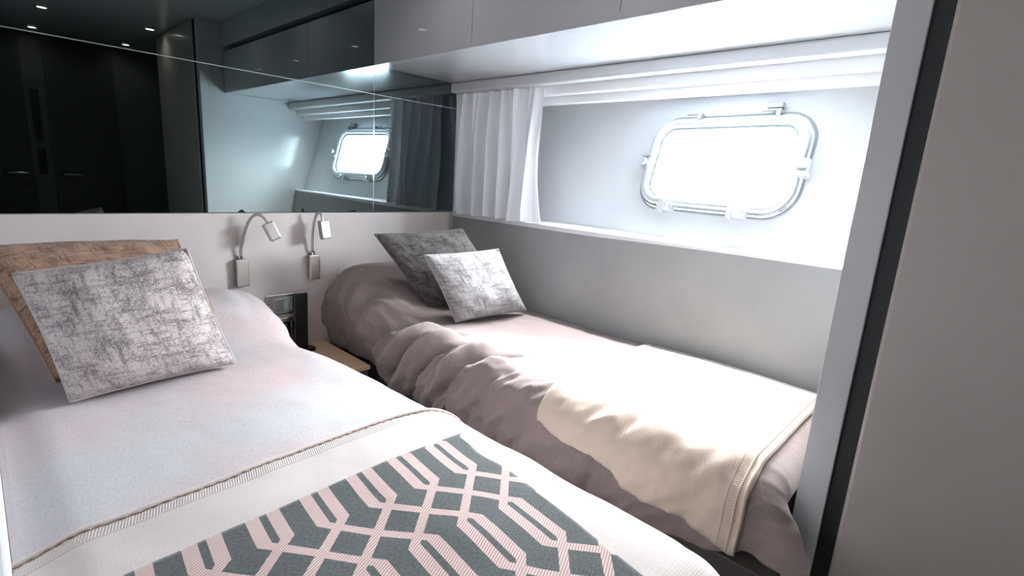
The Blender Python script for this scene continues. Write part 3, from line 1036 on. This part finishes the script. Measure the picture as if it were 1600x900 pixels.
# white ledge on the near side
lg = empty('bedside_ledge', (-1.87, -.95, 0))
tag(lg, 'white ledge along the outer side of the near berth', 'ledge')
box('ledge_body', XL + .001, -1.6845, -1.90, -.013, .002, .600, 'ledge', lg)
box('ledge_top', XL + .001, -1.6842, -1.905, -.013, .6005, .618, 'ledge', lg, bevel=.004)

# ------------------------------------------------------------------ what the mirror shows behind the camera
def door(name, x0, x1, hxx, key):
    d_ = box(name, x0, x1, YB + .0005, YB + .040, .01, 1.90, 'door', bevel=.003)
    struct(d_)
    o_ = Vector(d_.location)
    b = bmesh.new()
    tube(b, [(hxx - .055, YB + .088, .885), (hxx, YB + .092, .888), (hxx + .060, YB + .090, .885)], [.006, .008, .007], 10)
    tube(b, [(hxx - .045, YB + .041, .885), (hxx - .045, YB + .088, .885)], .007, 10)
    hh = obj('door_handle', b, 'chrome', d_)
    b = bmesh.new(); add_box(b, hxx - .075, hxx - .020, YB + .0405, YB + .045, .86, .91); obj('handle_plate', b, 'black', d_, bevel=.002)
    if key:
        b = bmesh.new(); tube(b, [(hxx + .05, YB + .0405, .80), (hxx + .05, YB + .050, .80)], .020, 16); obj('door_lock', b, 'black', d_)
door('door_1', -1.98, -1.30, -1.395, True)
door('door_2', -1.17, -.74, -1.075, False)
for zc_, hh in ((1.33, .19), (.98, .10)):
    struct(box('trim_14' if zc_ > 1 else 'trim_15', -1.265, -1.215, YB + .0005, YB + .012, zc_ - hh, zc_ + hh, 'black'))

lab4 = {}
pos = [(-1.235, -2.50), (-.685, -2.48), (-1.225, -3.30), (-.675, -3.30), (-1.235, -1.55), (-.72, -1.25), (-1.235, -.75), (-.72, -.55)]
names = ['recessed ceiling downlight behind the camera on the near side, front pair', 'recessed ceiling downlight in front of the wardrobe door, front pair',
         'recessed ceiling downlight by the left rear door', 'recessed ceiling downlight by the right rear door',
         'recessed ceiling downlight over the foot of the near berth', 'recessed ceiling downlight over the gangway near the partition',
         'recessed ceiling downlight over the pillows of the near berth', 'recessed ceiling downlight over the bedside table']
for (x, y), nm in zip(pos, names):
    t = empty('ceiling_downlight', (x, y, ZC))
    tag(t, nm, 'downlight', 'recessed downlights in the cabin ceiling')
    b = bmesh.new()
    n = 24
    rr = [(.040, -.0002), (.040, -.006), (.030, -.008), (.027, -.0002)]
    L_ = [[b.verts.new((r_ * math.cos(2 * math.pi * k / n), r_ * math.sin(2 * math.pi * k / n), z_)) for k in range(n)] for r_, z_ in rr]
    for i in range(4):
        A_, B_ = L_[i], L_[(i + 1) % 4]
        for k in range(n): b.faces.new((A_[k], A_[(k + 1) % n], B_[(k + 1) % n], B_[k]))
    obj('trim_ring', b, 'chrome', t)
    b = bmesh.new()
    b.faces.new([b.verts.new((.0268 * math.cos(2 * math.pi * k / n), .0268 * math.sin(2 * math.pi * k / n), -.003)) for k in range(n)])
    obj('lens', b, 'lens', t)
    ld = bpy.data.lights.new('downlight_lamp', 'SPOT'); ld.energy = LAMP * (.2 if (x, y) == (-1.235, -.75) else 1.7 if (x, y) == (-1.235, -1.55) else 1.0); ld.color = (1.0, .89, .80)
    ld.spot_size = math.radians(150); ld.spot_blend = .8; ld.shadow_soft_size = .03
    lo = bpy.data.objects.new('downlight_lamp', ld); COL.objects.link(lo); lo.parent = t; lo.location = (0, 0, -.012)

# LED strip tucked up behind the front rail, washing the far berth
st = empty('led_strip', (.138, -1.165, ZS - .0405))
tag(st, 'slim LED strip tucked behind the front curtain rail over the far berth', 'strip light')
box('strip_housing', .116, .160, -1.73, -.60, ZS - .096, ZS - .0408, 'rail', st)
ld = bpy.data.lights.new('strip_lamp', 'AREA'); ld.shape = 'RECTANGLE'; ld.size = 1.10; ld.size_y = .03
ld.energy = BERTH; ld.color = (.97, .985, 1.0); ld.spread = math.radians(70)
lo = bpy.data.objects.new('strip_lamp', ld); COL.objects.link(lo); lo.parent = st; lo.location = (0, 0, -.057)
zz = -(Vector((-.37, 0, .54)) - Vector((.138, 0, 1.41))).normalized(); xx = Vector((0, 1, 0)); yy_ = zz.cross(xx)
lo.rotation_euler = Matrix((xx, yy_, zz)).transposed().to_euler()

# light portal that helps the renderer find the porthole (gives off no light itself)
pd = bpy.data.lights.new('porthole_portal', 'AREA'); pd.shape = 'RECTANGLE'; pd.size = .58; pd.size_y = .34
pd.cycles.is_portal = True
po = bpy.data.objects.new('porthole_portal', pd); COL.objects.link(po)
m4 = Matrix.Identity(4); oo = pl(0, 0, -.03); zz = -PN; xx = PU; yy_ = zz.cross(xx)
for i in range(3):
    m4[i][0] = xx[i]; m4[i][1] = yy_[i]; m4[i][2] = zz[i]; m4[i][3] = oo[i]
po.matrix_world = m4
